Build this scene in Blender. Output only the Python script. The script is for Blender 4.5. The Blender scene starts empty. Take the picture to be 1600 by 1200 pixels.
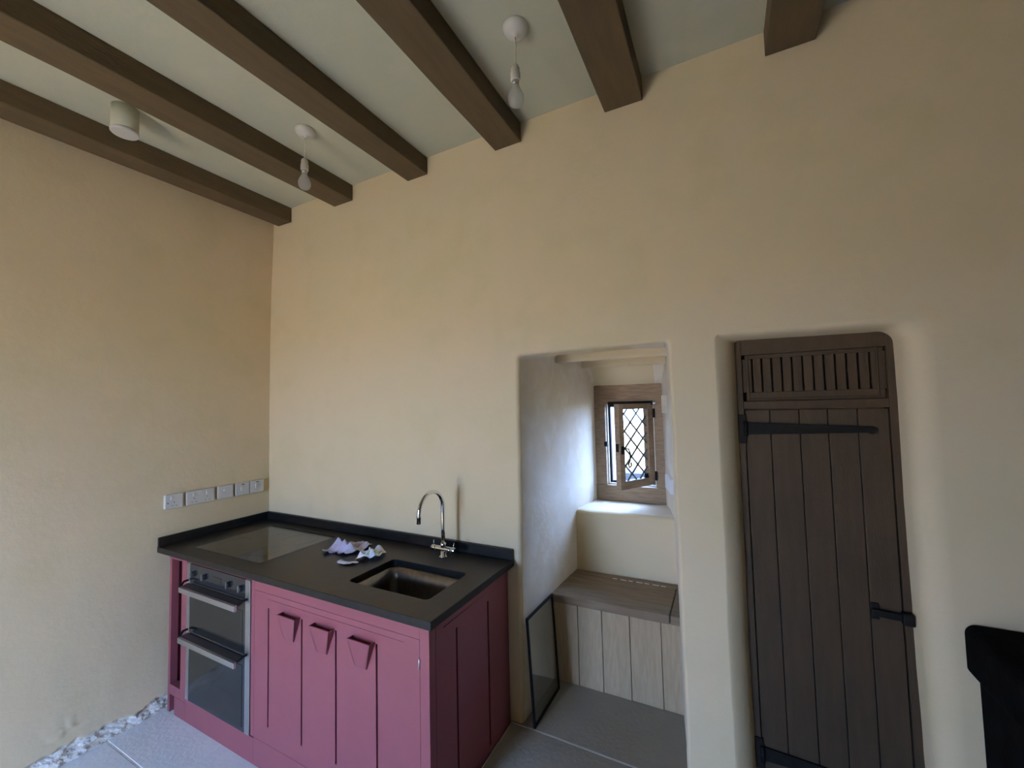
import bpy, bmesh, math, random
from mathutils import Vector, Matrix, noise
random.seed(7)
PI = math.pi
S = bpy.context.scene
COL = S.collection

# ------------------------------------------------------------------ camera, world, light, exposure
def make_camera():
    f_px, yaw, pitch, roll = 642.95, 0.4753, 0.0523, -0.0233
    cy, sy, cp, sp, c, s = math.cos(yaw), math.sin(yaw), math.cos(pitch), math.sin(pitch), math.cos(roll), math.sin(roll)
    r = Vector((cy, sy, 0)); f = Vector((-sy, cy, 0)); u = Vector((0, 0, 1))
    f2 = cp*f + sp*u; u2 = -sp*f + cp*u
    r3 = c*r + s*u2; u3 = -s*r + c*u2
    cam = bpy.data.cameras.new('camera'); o = bpy.data.objects.new('camera', cam); COL.objects.link(o)
    m = Matrix((r3, u3, -f2)).transposed().to_4x4(); m.translation = Vector((2.9028, -1.8402, 1.6576))
    o.matrix_world = m
    cam.sensor_width = 36; cam.lens = f_px*36/1600; cam.clip_start = .05; cam.clip_end = 200
    S.camera = o
make_camera()

W = bpy.data.worlds.new('sky'); S.world = W; W.use_nodes = True
bg = W.node_tree.nodes['Background']
bg.inputs[0].default_value = (0.46, 0.74, 1.42, 1); bg.inputs[1].default_value = 70.0
S.view_settings.view_transform = 'Standard'; S.view_settings.look = 'None'
S.view_settings.gamma = 1; S.view_settings.use_curve_mapping = False
S.view_settings.exposure = -1.18
S.cycles.diffuse_bounces = 10; S.cycles.max_bounces = 14; S.cycles.transparent_max_bounces = 16

# added sun: warms the invented yard for bounce through the doorway, does not enter
sl_ = bpy.data.lights.new('sun', 'SUN'); sl_.energy = 420; sl_.color = (1, .84, .60); sl_.angle = .02
so_ = bpy.data.objects.new('sun', sl_); COL.objects.link(so_)
so_.rotation_euler = Vector((.80, .24, -.72)).to_track_quat('-Z', 'Y').to_euler()
# the invented doorway behind the camera and the small alcove window, as portals for the sky
RWX0, RWX1, RWZ0, RWZ1, REAR = 0.84, 1.62, 0.03, 2.10, -3.5
def portal(name, loc, sx, sz, rot):
    l = bpy.data.lights.new(name, 'AREA'); l.shape = 'RECTANGLE'; l.size = sx; l.size_y = sz
    l.cycles.is_portal = True
    o = bpy.data.objects.new(name, l); o.location = loc; o.rotation_euler = rot; COL.objects.link(o)
portal('added_doorway_portal', ((RWX0+RWX1)/2, REAR-.28, (RWZ0+RWZ1)/2), RWX1-RWX0, RWZ1-RWZ0, (PI/2, 0, 0))
portal('alcove_window_daylight', (2.31, 1.25, 1.37), .36, .60, (-PI/2, 0, 0))

# ------------------------------------------------------------------ helpers
def tag(o, label=None, cat=None, group=None, kind=None):
    for k, v in (('label', label), ('category', cat), ('group', group), ('kind', kind)):
        if v: o[k] = v
    return o

def empty(name, loc=(0, 0, 0), label=None, cat=None, group=None, kind=None, parent=None):
    o = bpy.data.objects.new(name, None); o.empty_display_size = .1; COL.objects.link(o)
    o.location = loc
    if parent: o.parent = parent
    return tag(o, label, cat, group, kind)

def world_off(o):
    v = Vector((0, 0, 0))
    while o: v += o.location; o = o.parent
    return v

class MB:
    def __init__(s): s.v = []; s.f = []; s.sm = []
    def add(s, vs, fs, smooth=False):
        b = len(s.v); s.v += [tuple(p) for p in vs]
        s.f += [tuple(b+i for i in f) for f in fs]; s.sm += [smooth]*len(fs); return s
    def box(s, x0, x1, y0, y1, z0, z1):
        vs = [(x, y, z) for z in (z0, z1) for y in (y0, y1) for x in (x0, x1)]
        return s.add(vs, [(0, 2, 3, 1), (4, 5, 7, 6), (0, 1, 5, 4), (2, 6, 7, 3), (0, 4, 6, 2), (1, 3, 7, 5)])
    def hexa(s, lo, hi):           # two quads (4 pts each, same winding)
        return s.add(list(lo)+list(hi), [(3, 2, 1, 0), (4, 5, 6, 7), (0, 1, 5, 4), (1, 2, 6, 5), (2, 3, 7, 6), (3, 0, 4, 7)])
    def prism(s, prof, axis, a, b):  # profile of 2-D points extruded along axis
        def P(p, t):
            return {'x': (t, p[0], p[1]), 'y': (p[0], t, p[1]), 'z': (p[0], p[1], t)}[axis]
        n = len(prof)
        vs = [P(p, a) for p in prof]+[P(p, b) for p in prof]
        fs = [tuple(range(n))[::-1], tuple(range(n, 2*n))]+[(i, (i+1) % n, n+(i+1) % n, n+i) for i in range(n)]
        return s.add(vs, fs)
    def lathe(s, prof, c, n=24, axis='z', cap=True):
        vs = []; fs = []
        for r, h in prof:
            for k in range(n):
                a = 2*PI*k/n; p = (r*math.cos(a), r*math.sin(a), h)
                if axis == 'x': p = (h, p[0], p[1])
                if axis == 'y': p = (p[0], h, p[1])
                vs.append((c[0]+p[0], c[1]+p[1], c[2]+p[2]))
        m = len(prof)
        for i in range(m-1):
            for k in range(n):
                fs.append((i*n+k, i*n+(k+1) % n, (i+1)*n+(k+1) % n, (i+1)*n+k))
        s.add(vs, fs, True)
        if cap:
            b = len(s.v)-m*n
            s.f += [tuple(b+k for k in range(n))[::-1], tuple(b+(m-1)*n+k for k in range(n))]; s.sm += [False, False]
        return s
    def tube(s, pts, r, n=12):
        pts = [Vector(p) for p in pts]; rs = r if isinstance(r, (list, tuple)) else [r]*len(pts)
        vs = []; fs = []; up = None
        for i, p in enumerate(pts):
            t = (pts[min(i+1, len(pts)-1)]-pts[max(i-1, 0)]).normalized()
            if up is None:
                up = t.orthogonal().normalized()
            up = (up-t*up.dot(t)).normalized(); w = t.cross(up)
            for k in range(n):
                a = 2*PI*k/n; vs.append(p+rs[i]*(math.cos(a)*up+math.sin(a)*w))
        for i in range(len(pts)-1):
            for k in range(n):
                fs.append((i*n+k, i*n+(k+1) % n, (i+1)*n+(k+1) % n, (i+1)*n+k))
        s.add(vs, fs, True); b = len(s.v)-len(vs)
        s.f += [tuple(b+k for k in range(n))[::-1], tuple(b+len(vs)-n+k for k in range(n))]; s.sm += [False, False]
        return s
    def build(s, name, mat, parent=None, bev=0, local=False, fix=True):
        off = Vector((0, 0, 0)) if local else world_off(parent)
        me = bpy.data.meshes.new(name)
        me.from_pydata([tuple(Vector(p)-off) for p in s.v], [], s.f)
        me.polygons.foreach_set('use_smooth', s.sm)
        me.materials.append(mat)
        if fix:
            bm = bmesh.new(); bm.from_mesh(me); bmesh.ops.recalc_face_normals(bm, faces=bm.faces); bm.to_mesh(me); bm.free()
        me.update()
        o = bpy.data.objects.new(name, me); COL.objects.link(o)
        if parent: o.parent = parent
        if bev:
            m = o.modifiers.new('bevel', 'BEVEL'); m.width = bev; m.segments = 2; m.limit_method = 'ANGLE'; m.angle_limit = .6
        return o

def box(name, mat, parent, x0, x1, y0, y1, z0, z1, bev=0):
    return MB().box(x0, x1, y0, y1, z0, z1).build(name, mat, parent, bev)

def rrect(x0, x1, y0, y1, r, n=5):
    pts = []
    for cx, cy, a0 in ((x1-r, y1-r, 0), (x0+r, y1-r, PI/2), (x0+r, y0+r, PI), (x1-r, y0+r, 1.5*PI)):
        for k in range(n+1):
            a = a0+PI/2*k/n; pts.append((cx+r*math.cos(a), cy+r*math.sin(a)))
    return pts

def plate_with_hole(outer, hole, z0, z1):
    bm = bmesh.new(); loops = []
    for lp in (outer, hole):
        vs = [bm.verts.new((p[0], p[1], z1)) for p in lp]
        loops.append([bm.edges.new((vs[i], vs[(i+1) % len(vs)])) for i in range(len(vs))])
    bmesh.ops.triangle_fill(bm, use_beauty=True, use_dissolve=False, edges=loops[0]+loops[1])
    geo = bmesh.ops.extrude_face_region(bm, geom=bm.faces[:])
    for v in [g for g in geo['geom'] if isinstance(g, bmesh.types.BMVert)]: v.co.z = z0
    bmesh.ops.recalc_face_normals(bm, faces=bm.faces)
    m = MB(); bm.verts.index_update()
    m.add([v.co[:] for v in bm.verts], [tuple(v.index for v in f.verts) for f in bm.faces]); bm.free()
    return m

# ------------------------------------------------------------------ materials
def new_mat(name):
    m = bpy.data.materials.new(name); m.use_nodes = True
    nt = m.node_tree; return m, nt, nt.nodes['Principled BSDF']

def mat(name, c1, c2=None, rough=.6, scale=6., stretch=(1, 1, 1), bump=0., bscale=60., metal=0., spec=.5, detail=4., lo=.35, hi=.65, coat=0.):
    m, nt, b = new_mat(name); N = nt.nodes.new; L = nt.links.new
    b.inputs['Roughness'].default_value = rough; b.inputs['Metallic'].default_value = metal
    b.inputs['Specular IOR Level'].default_value = spec
    if coat: b.inputs['Coat Weight'].default_value = coat; b.inputs['Coat Roughness'].default_value = .15
    tc = N('ShaderNodeTexCoord'); mp = N('ShaderNodeMapping'); mp.inputs['Scale'].default_value = stretch
    L(tc.outputs['Object'], mp.inputs[0])
    if c2:
        n = N('ShaderNodeTexNoise'); n.inputs['Scale'].default_value = scale; n.inputs['Detail'].default_value = detail
        L(mp.outputs[0], n.inputs['Vector'])
        r = N('ShaderNodeValToRGB'); r.color_ramp.elements[0].position = lo; r.color_ramp.elements[1].position = hi
        r.color_ramp.elements[0].color = (*c1, 1); r.color_ramp.elements[1].color = (*c2, 1)
        L(n.outputs[0], r.inputs[0]); L(r.outputs[0], b.inputs['Base Color'])
    else:
        b.inputs['Base Color'].default_value = (*c1, 1)
    if bump:
        n2 = N('ShaderNodeTexNoise'); n2.inputs['Scale'].default_value = bscale; n2.inputs['Detail'].default_value = 3
        L(mp.outputs[0], n2.inputs['Vector'])
        bp = N('ShaderNodeBump'); bp.inputs['Strength'].default_value = 1; bp.inputs['Distance'].default_value = bump
        L(n2.outputs[0], bp.inputs['Height']); L(bp.outputs[0], b.inputs['Normal'])
    return m

def plaster(name, tones, mottle=1.3, bump=.0011):
    """lime plaster: three tones blended by two sizes of noise, trowel relief"""
    m, nt, b = new_mat(name); N = nt.nodes.new; L = nt.links.new
    b.inputs['Roughness'].default_value = .9; b.inputs['Specular IOR Level'].default_value = .15
    tc = N('ShaderNodeTexCoord')
    def nz(s, d, o=0.):
        n = N('ShaderNodeTexNoise'); n.inputs['Scale'].default_value = s; n.inputs['Detail'].default_value = d
        mp = N('ShaderNodeMapping'); mp.inputs['Location'].default_value = (o, o*1.7, -o); L(tc.outputs['Object'], mp.inputs[0]); L(mp.outputs[0], n.inputs['Vector'])
        return n
    a = nz(mottle, 5); c = nz(mottle*3.1, 6, 4.)
    def ramp(src, p0, p1):
        r = N('ShaderNodeMapRange'); r.inputs[1].default_value = p0; r.inputs[2].default_value = p1; L(src.outputs[0], r.inputs[0]); return r
    m1 = N('ShaderNodeMix'); m1.data_type = 'RGBA'; m1.inputs[6].default_value = (*tones[0], 1); m1.inputs[7].default_value = (*tones[1], 1)
    L(ramp(a, .35, .65).outputs[0], m1.inputs[0])
    m2 = N('ShaderNodeMix'); m2.data_type = 'RGBA'; L(m1.outputs[2], m2.inputs[6]); m2.inputs[7].default_value = (*tones[2], 1)
    L(ramp(c, .5, .8).outputs[0], m2.inputs[0]); L(m2.outputs[2], b.inputs['Base Color'])
    n1 = nz(5, 3, 1.); n2 = nz(38, 5, 2.); n3 = nz(180, 2, 3.)
    ad = N('ShaderNodeMath'); ad.operation = 'MULTIPLY_ADD'; L(n1.outputs[0], ad.inputs[0]); ad.inputs[1].default_value = 2.; L(n2.outputs[0], ad.inputs[2])
    ad2 = N('ShaderNodeMath'); ad2.operation = 'MULTIPLY_ADD'; L(n3.outputs[0], ad2.inputs[0]); ad2.inputs[1].default_value = .25; L(ad.outputs[0], ad2.inputs[2])
    bp = N('ShaderNodeBump'); bp.inputs['Distance'].default_value = bump; L(ad2.outputs[0], bp.inputs['Height']); L(bp.outputs[0], b.inputs['Normal'])
    return m

def thin_glass(name, tint=(1, 1, 1), refl=.08, rough=.0):
    m, nt, b = new_mat(name); N = nt.nodes.new; L = nt.links.new
    t = N('ShaderNodeBsdfTransparent'); t.inputs[0].default_value = (*tint, 1)
    g = N('ShaderNodeBsdfGlossy'); g.inputs['Roughness'].default_value = rough
    fr = N('ShaderNodeLayerWeight'); fr.inputs[0].default_value = .5
    pw = N('ShaderNodeMath'); pw.operation = 'POWER'; L(fr.outputs[1], pw.inputs[0]); pw.inputs[1].default_value = 4.
    ad = N('ShaderNodeMath'); ad.operation = 'MULTIPLY_ADD'; ad.use_clamp = True; L(pw.outputs[0], ad.inputs[0]); ad.inputs[1].default_value = .7; ad.inputs[2].default_value = refl
    mx = N('ShaderNodeMixShader'); L(ad.outputs[0], mx.inputs[0]); L(t.outputs[0], mx.inputs[1]); L(g.outputs[0], mx.inputs[2])
    L(mx.outputs[0], nt.nodes['Material Output'].inputs[0]); return m

M = {}
M['wall'] = plaster('cream_lime_plaster', ((.69, .56, .34), (.73, .575, .36), (.65, .53, .31)))
M['ceil'] = plaster('ceiling_plaster', ((.48, .47, .34), (.46, .45, .33), (.51, .49, .36)), 2.)
M['lit_limewash'] = plaster('alcove_lit_limewash', ((.78, .70, .57), (.70, .60, .45), (.82, .76, .65)), 3.)  # streaky whitish plaster, paled further to carry the window light in its colour
M['darkwall'] = mat('low_bounce_wall', (.05, .038, .028), (.075, .056, .04), .7, 4)
M['grass'] = mat('outdoor_grass', (.10, .11, .075), (.15, .15, .11), .95, 3)
M['rubble'] = mat('broken_plaster', (.66, .60, .48), (.78, .73, .63), .95, 14, bump=.004, bscale=80)
M['beam'] = mat('beam_brown', (.062, .049, .028), (.077, .060, .034), .75, 5, (6, 1, 6), .0015, 30, spec=.25)
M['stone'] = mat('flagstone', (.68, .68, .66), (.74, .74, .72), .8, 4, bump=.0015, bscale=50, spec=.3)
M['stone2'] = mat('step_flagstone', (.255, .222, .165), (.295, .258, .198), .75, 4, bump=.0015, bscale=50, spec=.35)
M['mortar'] = mat('mortar', (.66, .64, .58), (.76, .74, .68), .95, 60, bump=.002)
M['pink'] = mat('plum_paint', (.235, .066, .078), (.25, .072, .084), .45, 8, bump=.0004, bscale=120, spec=.4)
M['top'] = mat('dark_slate_worktop', (.010, .010, .009), (.015, .015, .013), .36, 30, bump=.0002, bscale=200, spec=.24)
M['hob'] = mat('black_hob_glass', (.012, .012, .011), None, .10, spec=.6)
M['steel'] = mat('brushed_steel', (.52, .52, .52), (.60, .60, .60), .35, 60, (1, 1, 20), metal=1.)
M['sink'] = mat('sink_steel', (.20, .19, .175), (.25, .24, .22), .33, 40, metal=1.)
M['chrome'] = mat('chrome', (.82, .82, .82), None, .06, metal=1.)
M['ovenglass'] = mat('oven_glass', (.018, .020, .022), None, .12, spec=.6)
M['oveniron'] = mat('dark_steel_trim', (.06, .062, .065), None, .35, metal=.6)
M['white'] = mat('white_plastic', (.66, .62, .53), None, .4, spec=.4)
M['grey'] = mat('grey_mark', (.09, .09, .09), None, .5)
M['bulb'] = None
M['oak'] = mat('pale_oak', (.24, .165, .10), (.33, .235, .15), .65, 5, (3, 3, 14), .001, 40, spec=.3)
M['oakh'] = mat('pale_oak_rail', (.22, .15, .09), (.32, .225, .14), .65, 5, (2, 8, 22), .001, 40, spec=.3)
M['bench'] = mat('bench_oak', (.37, .27, .155), (.43, .32, .19), .7, 9, (9, 9, 1.2), .0012, 30, spec=.3)
M['lid'] = mat('bench_lid_oak', (.18, .128, .074), (.235, .17, .10), .6, 5, (1.2, 7, 7), .001, 30, spec=.35)
M['door'] = mat('door_brown_paint', (.043, .031, .019), (.051, .037, .023), .65, 5, (8, 8, 1), .0008, 40, spec=.2)
M['doordark'] = mat('door_gap', (.008, .006, .005), None, .8)
M['iron'] = mat('black_iron', (.004, .004, .0035), (.007, .007, .006), .75, 40, bump=.001, bscale=60, spec=.2)
M['lead'] = mat('lead_came', (.10, .10, .10), None, .5, metal=.5)
M['soot'] = mat('black_fire_stone', (.003, .003, .003), (.006, .006, .006), .95, 12, bump=.003, bscale=25, spec=.03)
M['glass'] = thin_glass('window_glass')
M['panelglass'] = thin_glass('panel_glass', (.74, .72, .64), .24, .03)
def pearl():
    m = thin_glass('bulb_glass', (.95, .95, .92), .08); nt = m.node_tree
    d = nt.nodes.new('ShaderNodeBsdfDiffuse'); d.inputs[0].default_value = (.85, .84, .80, 1)
    mx = nt.nodes.new('ShaderNodeMixShader'); mx.inputs[0].default_value = .32; out = nt.nodes['Material Output']
    nt.links.new(out.inputs[0].links[0].from_socket, mx.inputs[1]); nt.links.new(d.outputs[0], mx.inputs[2]); nt.links.new(mx.outputs[0], out.inputs[0])
    return m
M['bulb'] = pearl()
M['frost'] = mat('bulb_inside', (.75, .74, .70), None, .5)
M['cream'] = mat('cream_board', (.66, .55, .36), (.70, .58, .40), .8, 6, (1, 6, 6), .001, 40, spec=.2)
M['pale'] = mat('pale_paint', (.80, .80, .78), (.84, .84, .82), .7, 9)
M['beige'] = mat('beige_block', (.62, .54, .42), (.68, .60, .47), .8, 12)
M['lilac'] = mat('lilac_cloth', (.50, .45, .56), (.60, .55, .66), .95, 25, bump=.001, bscale=300)
M['tissue'] = mat('white_tissue', (.80, .80, .77), (.86, .86, .84), .95, 25, bump=.001, bscale=300)
M['scrap'] = mat('grey_tissue', (.52, .51, .49), (.62, .61, .59), .95, 25, bump=.001, bscale=300)
M['earth'] = mat('added_yard_gravel', (.55, .44, .28), (.65, .52, .34), .95, 3)
M['slate'] = mat('outdoor_slate', (.018, .022, .030), (.028, .032, .042), .8, 6)

# ------------------------------------------------------------------ setting: floor
RX = 4.7; CEIL = 3.0994
fl = box('floor', M['mortar'], None, -.1, RX, REAR, .02, -.08, -.0025); tag(fl, kind='structure')
def slab(x0, x1, y0, y1, z0, z1, m, parent, g=.004):
    return box('flagstone', m, parent, x0+g, x1-g, y0+g, y1-g, z0, z1, .0025)
ys = [-.55, -.86, -1.46, -2.06, -2.66, -3.48]
for i in range(len(ys)-1):
    off = [.0, .55, .2, .7, .35, .8, .1][i]
    xs = [-.08]; x = .60+off
    while x < RX-.3: xs.append(x); x += 1.05
    xs.append(RX)
    for j in range(len(xs)-1):
        if i == 0 and xs[j] > 1.9: continue
        slab(xs[j], xs[j+1], ys[i+1], ys[i], -.03, random.uniform(-.0008, .0008), M['stone'], fl)
slab(-.08, 1.9, -.55, .0, -.03, 0, M['stone'], fl)

# raised stone step in front of alcove and door
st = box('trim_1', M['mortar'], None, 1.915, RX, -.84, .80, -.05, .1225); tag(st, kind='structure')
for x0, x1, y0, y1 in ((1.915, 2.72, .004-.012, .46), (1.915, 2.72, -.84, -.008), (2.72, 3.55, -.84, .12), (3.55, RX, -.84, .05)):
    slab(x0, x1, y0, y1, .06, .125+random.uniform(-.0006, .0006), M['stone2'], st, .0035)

# ------------------------------------------------------------------ back wall with alcove and door openings
def outline(xl_b, xl_t, xr_b, xr_t, zt_l, zt_r, r, rr=None, zb=-.06, n_side=28, n_arc=8, n_top=14):
    P = []; rr = rr or r
    for k in range(n_side):
        t = k/(n_side-1); z = zb+(zt_l-r-zb)*t
        P.append((xl_b+(xl_t-xl_b)*t, z))
    for k in range(1, n_arc):
        a = PI-PI/2*k/n_arc; P.append((xl_t+r+r*math.cos(a), zt_l-r+r*math.sin(a)))
    for k in range(n_top):
        t = k/(n_top-1); P.append((xl_t+r+(xr_t-xl_t-r-rr)*t, zt_l+(zt_r-zt_l)*t))
    for k in range(1, n_arc):
        a = PI/2-PI/2*k/n_arc; P.append((xr_t-rr+rr*math.cos(a), zt_r-rr+rr*math.sin(a)))
    for k in range(n_side):
        t = k/(n_side-1); z = zt_r-rr-(zt_r-rr-zb)*t
        P.append((xr_t+(xr_b-xr_t)*t, z))
    return P
def wob(P, y, amp, seed):
    out = []
    for (x, z) in P:
        n = noise.noise_vector(Vector((x*2.3+seed, y*3+seed*.37, z*2.3)))
        n2 = noise.noise_vector(Vector((x*11+seed, y*9, z*11)))
        zz = z if z < .0 else z+amp*(n.z+.3*n2.z)
        out.append((x+amp*(n.x+.3*n2.x), y, zz))
    return out

# alcove rings (plane of the wall inwards)
A = []
for y, dx, dz in ((0, .016, .014), (.003, .008, .007), (.010, .002, .002), (.022, -.001, -.001)):
    A.append(wob(outline(1.968-dx, 1.996-dx, 2.704+dx, 2.702+dx, 1.909+dz, 1.911+dz, .018), y, .006, 3.))
for y, a, b, c, d, zt, r in ((.12, 1.976, 1.998, 2.695, 2.690, 1.918, .02), (.36, 1.984, 2.004, 2.664, 2.655, 1.938, .02), (.46, 1.988, 2.008, 2.655, 2.650, 1.950, .02),
                             (.74, 2.010, 2.018, 2.622, 2.620, 1.962, .02), (.955, 2.040, 2.040, 2.570, 2.570, 1.960, .02),
                             (.99, 2.045, 2.045, 2.562, 2.562, 1.905, .03), (1.082, 2.064, 2.064, 2.530, 2.530, 1.783, .01), (1.16, 2.064, 2.064, 2.530, 2.530, 1.783, .01)):
    A.append(wob(outline(a, b, c, d, zt, zt, r), y, .006 if y < 1 else .003, 3.))
# door rings
D = []
for y, dl, dr, dz in ((0, .075, .070, .026), (.003, .068, .050, .014), (.012, .056, .026, .006), (.028, .040, .010, .001), (.055, .018, .002, -.004), (.105, 0, -.004, -.006), (.17, 0, -.004, -.006)):
    D.append(wob(outline(2.952-dl, 2.950-dl, 3.460+dr, 3.452+dr, 1.909+dz, 1.903+dz, .012+.03*(y == 0), .045), y, .004, 9.))

def back_wall():
    bm = bmesh.new()
    def loopverts(L): return [bm.verts.new(p) for p in L]
    ra = [loopverts(L) for L in A]; rd = [loopverts(L) for L in D]
    for rings in (ra, rd):
        for i in range(len(rings)-1):
            for k in range(len(rings[i])-1):
                f = bm.faces.new((rings[i][k], rings[i][k+1], rings[i+1][k+1], rings[i+1][k])); f.smooth = True
    for (x, z) in (): pass
    # sheet: polygon with two notches
    x0 = -.08
    top = [bm.verts.new((x0+(RX-x0)*k/40, 0, CEIL+.05)) for k in range(41)]
    left = [bm.verts.new((x0, 0, -.06+(CEIL+.1)*k/20)) for k in range(0, 20)]
    right = [bm.verts.new((RX, 0, -.06+(CEIL+.1)*k/20)) for k in range(0, 20)]
    poly = left+top+right[::-1]+rd[0][::-1]+ra[0][::-1]
    es = []
    for p, q in zip(poly, poly[1:]+poly[:1]):
        es.append(bm.edges.get((p, q)) or bm.edges.new((p, q)))
    bmesh.ops.triangle_fill(bm, use_beauty=True, use_dissolve=False, edges=es, normal=(0, -1, 0))
    bmesh.ops.recalc_face_normals(bm, faces=bm.faces)
    me = bpy.data.meshes.new('wall_back'); bm.to_mesh(me); bm.free()
    me.materials.append(M['wall']); me.materials.append(M['lit_limewash'])
    for p in me.polygons:
        c = p.center
        if c.y > .03 and (c.x < 2.09 or 2.5 < c.x < 2.8): p.material_index = 1
    o = bpy.data.objects.new('wall_back', me); COL.objects.link(o); return tag(o, kind='structure')
wb = back_wall()

# alcove: apron below the sill and the sloping sill itself
def grid_sheet(name, fn, nu, nv, m, parent=None, smooth=True):
    vs = [fn(i/nu, j/nv) for j in range(nv+1) for i in range(nu+1)]
    fs = [(j*(nu+1)+i, j*(nu+1)+i+1, (j+1)*(nu+1)+i+1, (j+1)*(nu+1)+i) for j in range(nv) for i in range(nu)]
    return MB().add(vs, fs, smooth).build(name, m, parent, fix=False)
def apron(u, v):
    x = 1.97+(2.68-1.97)*u
    prof = [(.752, .08), (.750, .60), (.748, .93), (.750, .958), (.758, .968), (.775, .9735), (.90, .976), (1.12, .974)]
    t = v*(len(prof)-1); i = min(int(t), len(prof)-2); w = t-i
    y = prof[i][0]*(1-w)+prof[i+1][0]*w; z = prof[i][1]*(1-w)+prof[i+1][1]*w
    n = noise.noise(Vector((x*6, y*6, z*6)))*.006
    return (x, y+n*.6+(x-2.0)*.02, z+n)
ap = grid_sheet('trim_2', apron, 24, 28, M['wall']); tag(ap, kind='structure')
ap.data.materials.append(M['lit_limewash'])
for p_ in ap.data.polygons: p_.material_index = 1 if p_.center.y > .79 else 0  # sill top takes the paled tone for window light

# ------------------------------------------------------------------ left wall: leaning plaster with a broken foot
def left_x(z):
    pts = [(0, -.004), (.3, -.010), (.94, -.014), (1.76, -.018), (2.56, -.005), (3.03, .02), (3.2, .028)]
    for (a, xa), (b, xb) in zip(pts, pts[1:]):
        if z <= b: return xa+(xb-xa)*(z-a)/(b-a)
    return pts[-1][1]
def left_wall():
    zs = [0, ]
    while zs[-1] < .16: zs.append(zs[-1]+.006)
    while zs[-1] < .5: zs.append(zs[-1]+.03)
    while zs[-1] < CEIL+.05: zs.append(zs[-1]+.1)
    yv = [.06, -.1, -.2, -.3, -.4, -.5, -.56]
    while yv[-1] > -1.6: yv.append(yv[-1]-.007)
    while yv[-1] > REAR-.02: yv.append(yv[-1]-.08)
    V = []; rub = []
    for y in yv:
        for z in zs:
            p = Vector((y, z, 0))
            x = left_x(z)+.004*noise.noise(Vector((y*2, z*2, 5)))+.0015*noise.noise(Vector((y*9, z*9, 8)))
            fade = min(1, max(0, (-y-.45)/.12))
            bulge = max(0, 1-z/.30); x += .050*bulge*bulge*fade
            ze = .072+.030*noise.noise(Vector((y*7, 2.1, 0)))+.022*noise.noise(Vector((y*26, 7.7, 0)))
            k = min(1, max(0, (ze-z)/.012))*fade
            # patch of scarring above the broken strip
            d = math.hypot((y+1.0)/.10, (z-.15)/.05)
            pk = max(0, 1-d)*fade
            rr = noise.fractal(Vector((y*17+z*14, z*34, 1.3)), .9, 2.1, 3)
            x += k*(-.014+.016*rr)+pk*.010*rr
            rub.append(k > .5); V.append((x, y, z))
    nz = len(zs); F = [(i*nz+j, (i+1)*nz+j, (i+1)*nz+j+1, i*nz+j+1) for i in range(len(yv)-1) for j in range(nz-1)]
    me = bpy.data.meshes.new('wall_left'); me.from_pydata(V, [], F)
    me.materials.append(M['wall']); me.materials.append(M['rubble'])
    for p in me.polygons:
        p.material_index = 1 if sum(rub[i] for i in p.vertices) >= 2 else 0; p.use_smooth = p.material_index == 0
    me.update()
    o = bpy.data.objects.new('wall_left', me); COL.objects.link(o); return tag(o, kind='structure')
wl = left_wall()

tag(box('trim_3', M['wall'], None, -.30, -.075, REAR-.2, .30, -.08, CEIL+.06), kind='structure')   # unseen block added behind the left plaster to stop light leaks
# closed box added behind the plank door to stop light leaks
m = MB()
for a in ((2.80, 2.90, .03, .9, -.05, 2.1), (3.53, 3.63, .03, .9, -.05, 2.1), (2.80, 3.63, .8, .9, -.05, 2.1), (2.80, 3.63, .03, .9, 2.0, 2.1), (2.80, 3.63, .03, .9, -.08, .04)):
    m.box(*a)
tag(m.build('trim_4', M['wall'], None), kind='structure')
# ------------------------------------------------------------------ right wall, rear wall with its invented doorway, ceiling
tag(box('wall_right', M['darkwall'], None, RX, RX+.3, REAR, .02, -.08, CEIL+.06), kind='structure')  # unseen wall, dark tone chosen to cut bounce light onto the cabinet side
m = MB()
for x0, x1, z0, z1 in ((-.2, RWX0, -.08, CEIL+.06), (RWX1, RX+.1, -.08, CEIL+.06), (RWX0, RWX1, -.08, RWZ0), (RWX0, RWX1, RWZ1, CEIL+.06)):
    m.box(x0, x1, REAR-.25, REAR, z0, z1)
tag(m.build('wall_front', M['wall'], None), kind='structure')
w2 = empty('added_doorway', ((RWX0+RWX1)/2, REAR-.2, RWZ0), kind='structure')     # invented open doorway, placed so its light matches the shadow direction
box('threshold', M['stone'], w2, RWX0, RWX1, REAR-.25, REAR+.0, -.08, .03)
for x0, x1, z0, z1 in ((RWX0, RWX0+.06, RWZ0, RWZ1), (RWX1-.06, RWX1, RWZ0, RWZ1), (RWX0+.06, RWX1-.06, RWZ1-.06, RWZ1)):
    box('frame_post', M['door'], w2, x0, x1, REAR-.22, REAR-.14, z0, z1, .004)
tag(box('ceiling', M['ceil'], None, -.2, RX+.2, REAR-.1, .06, CEIL, CEIL+.12), kind='structure')

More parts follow.
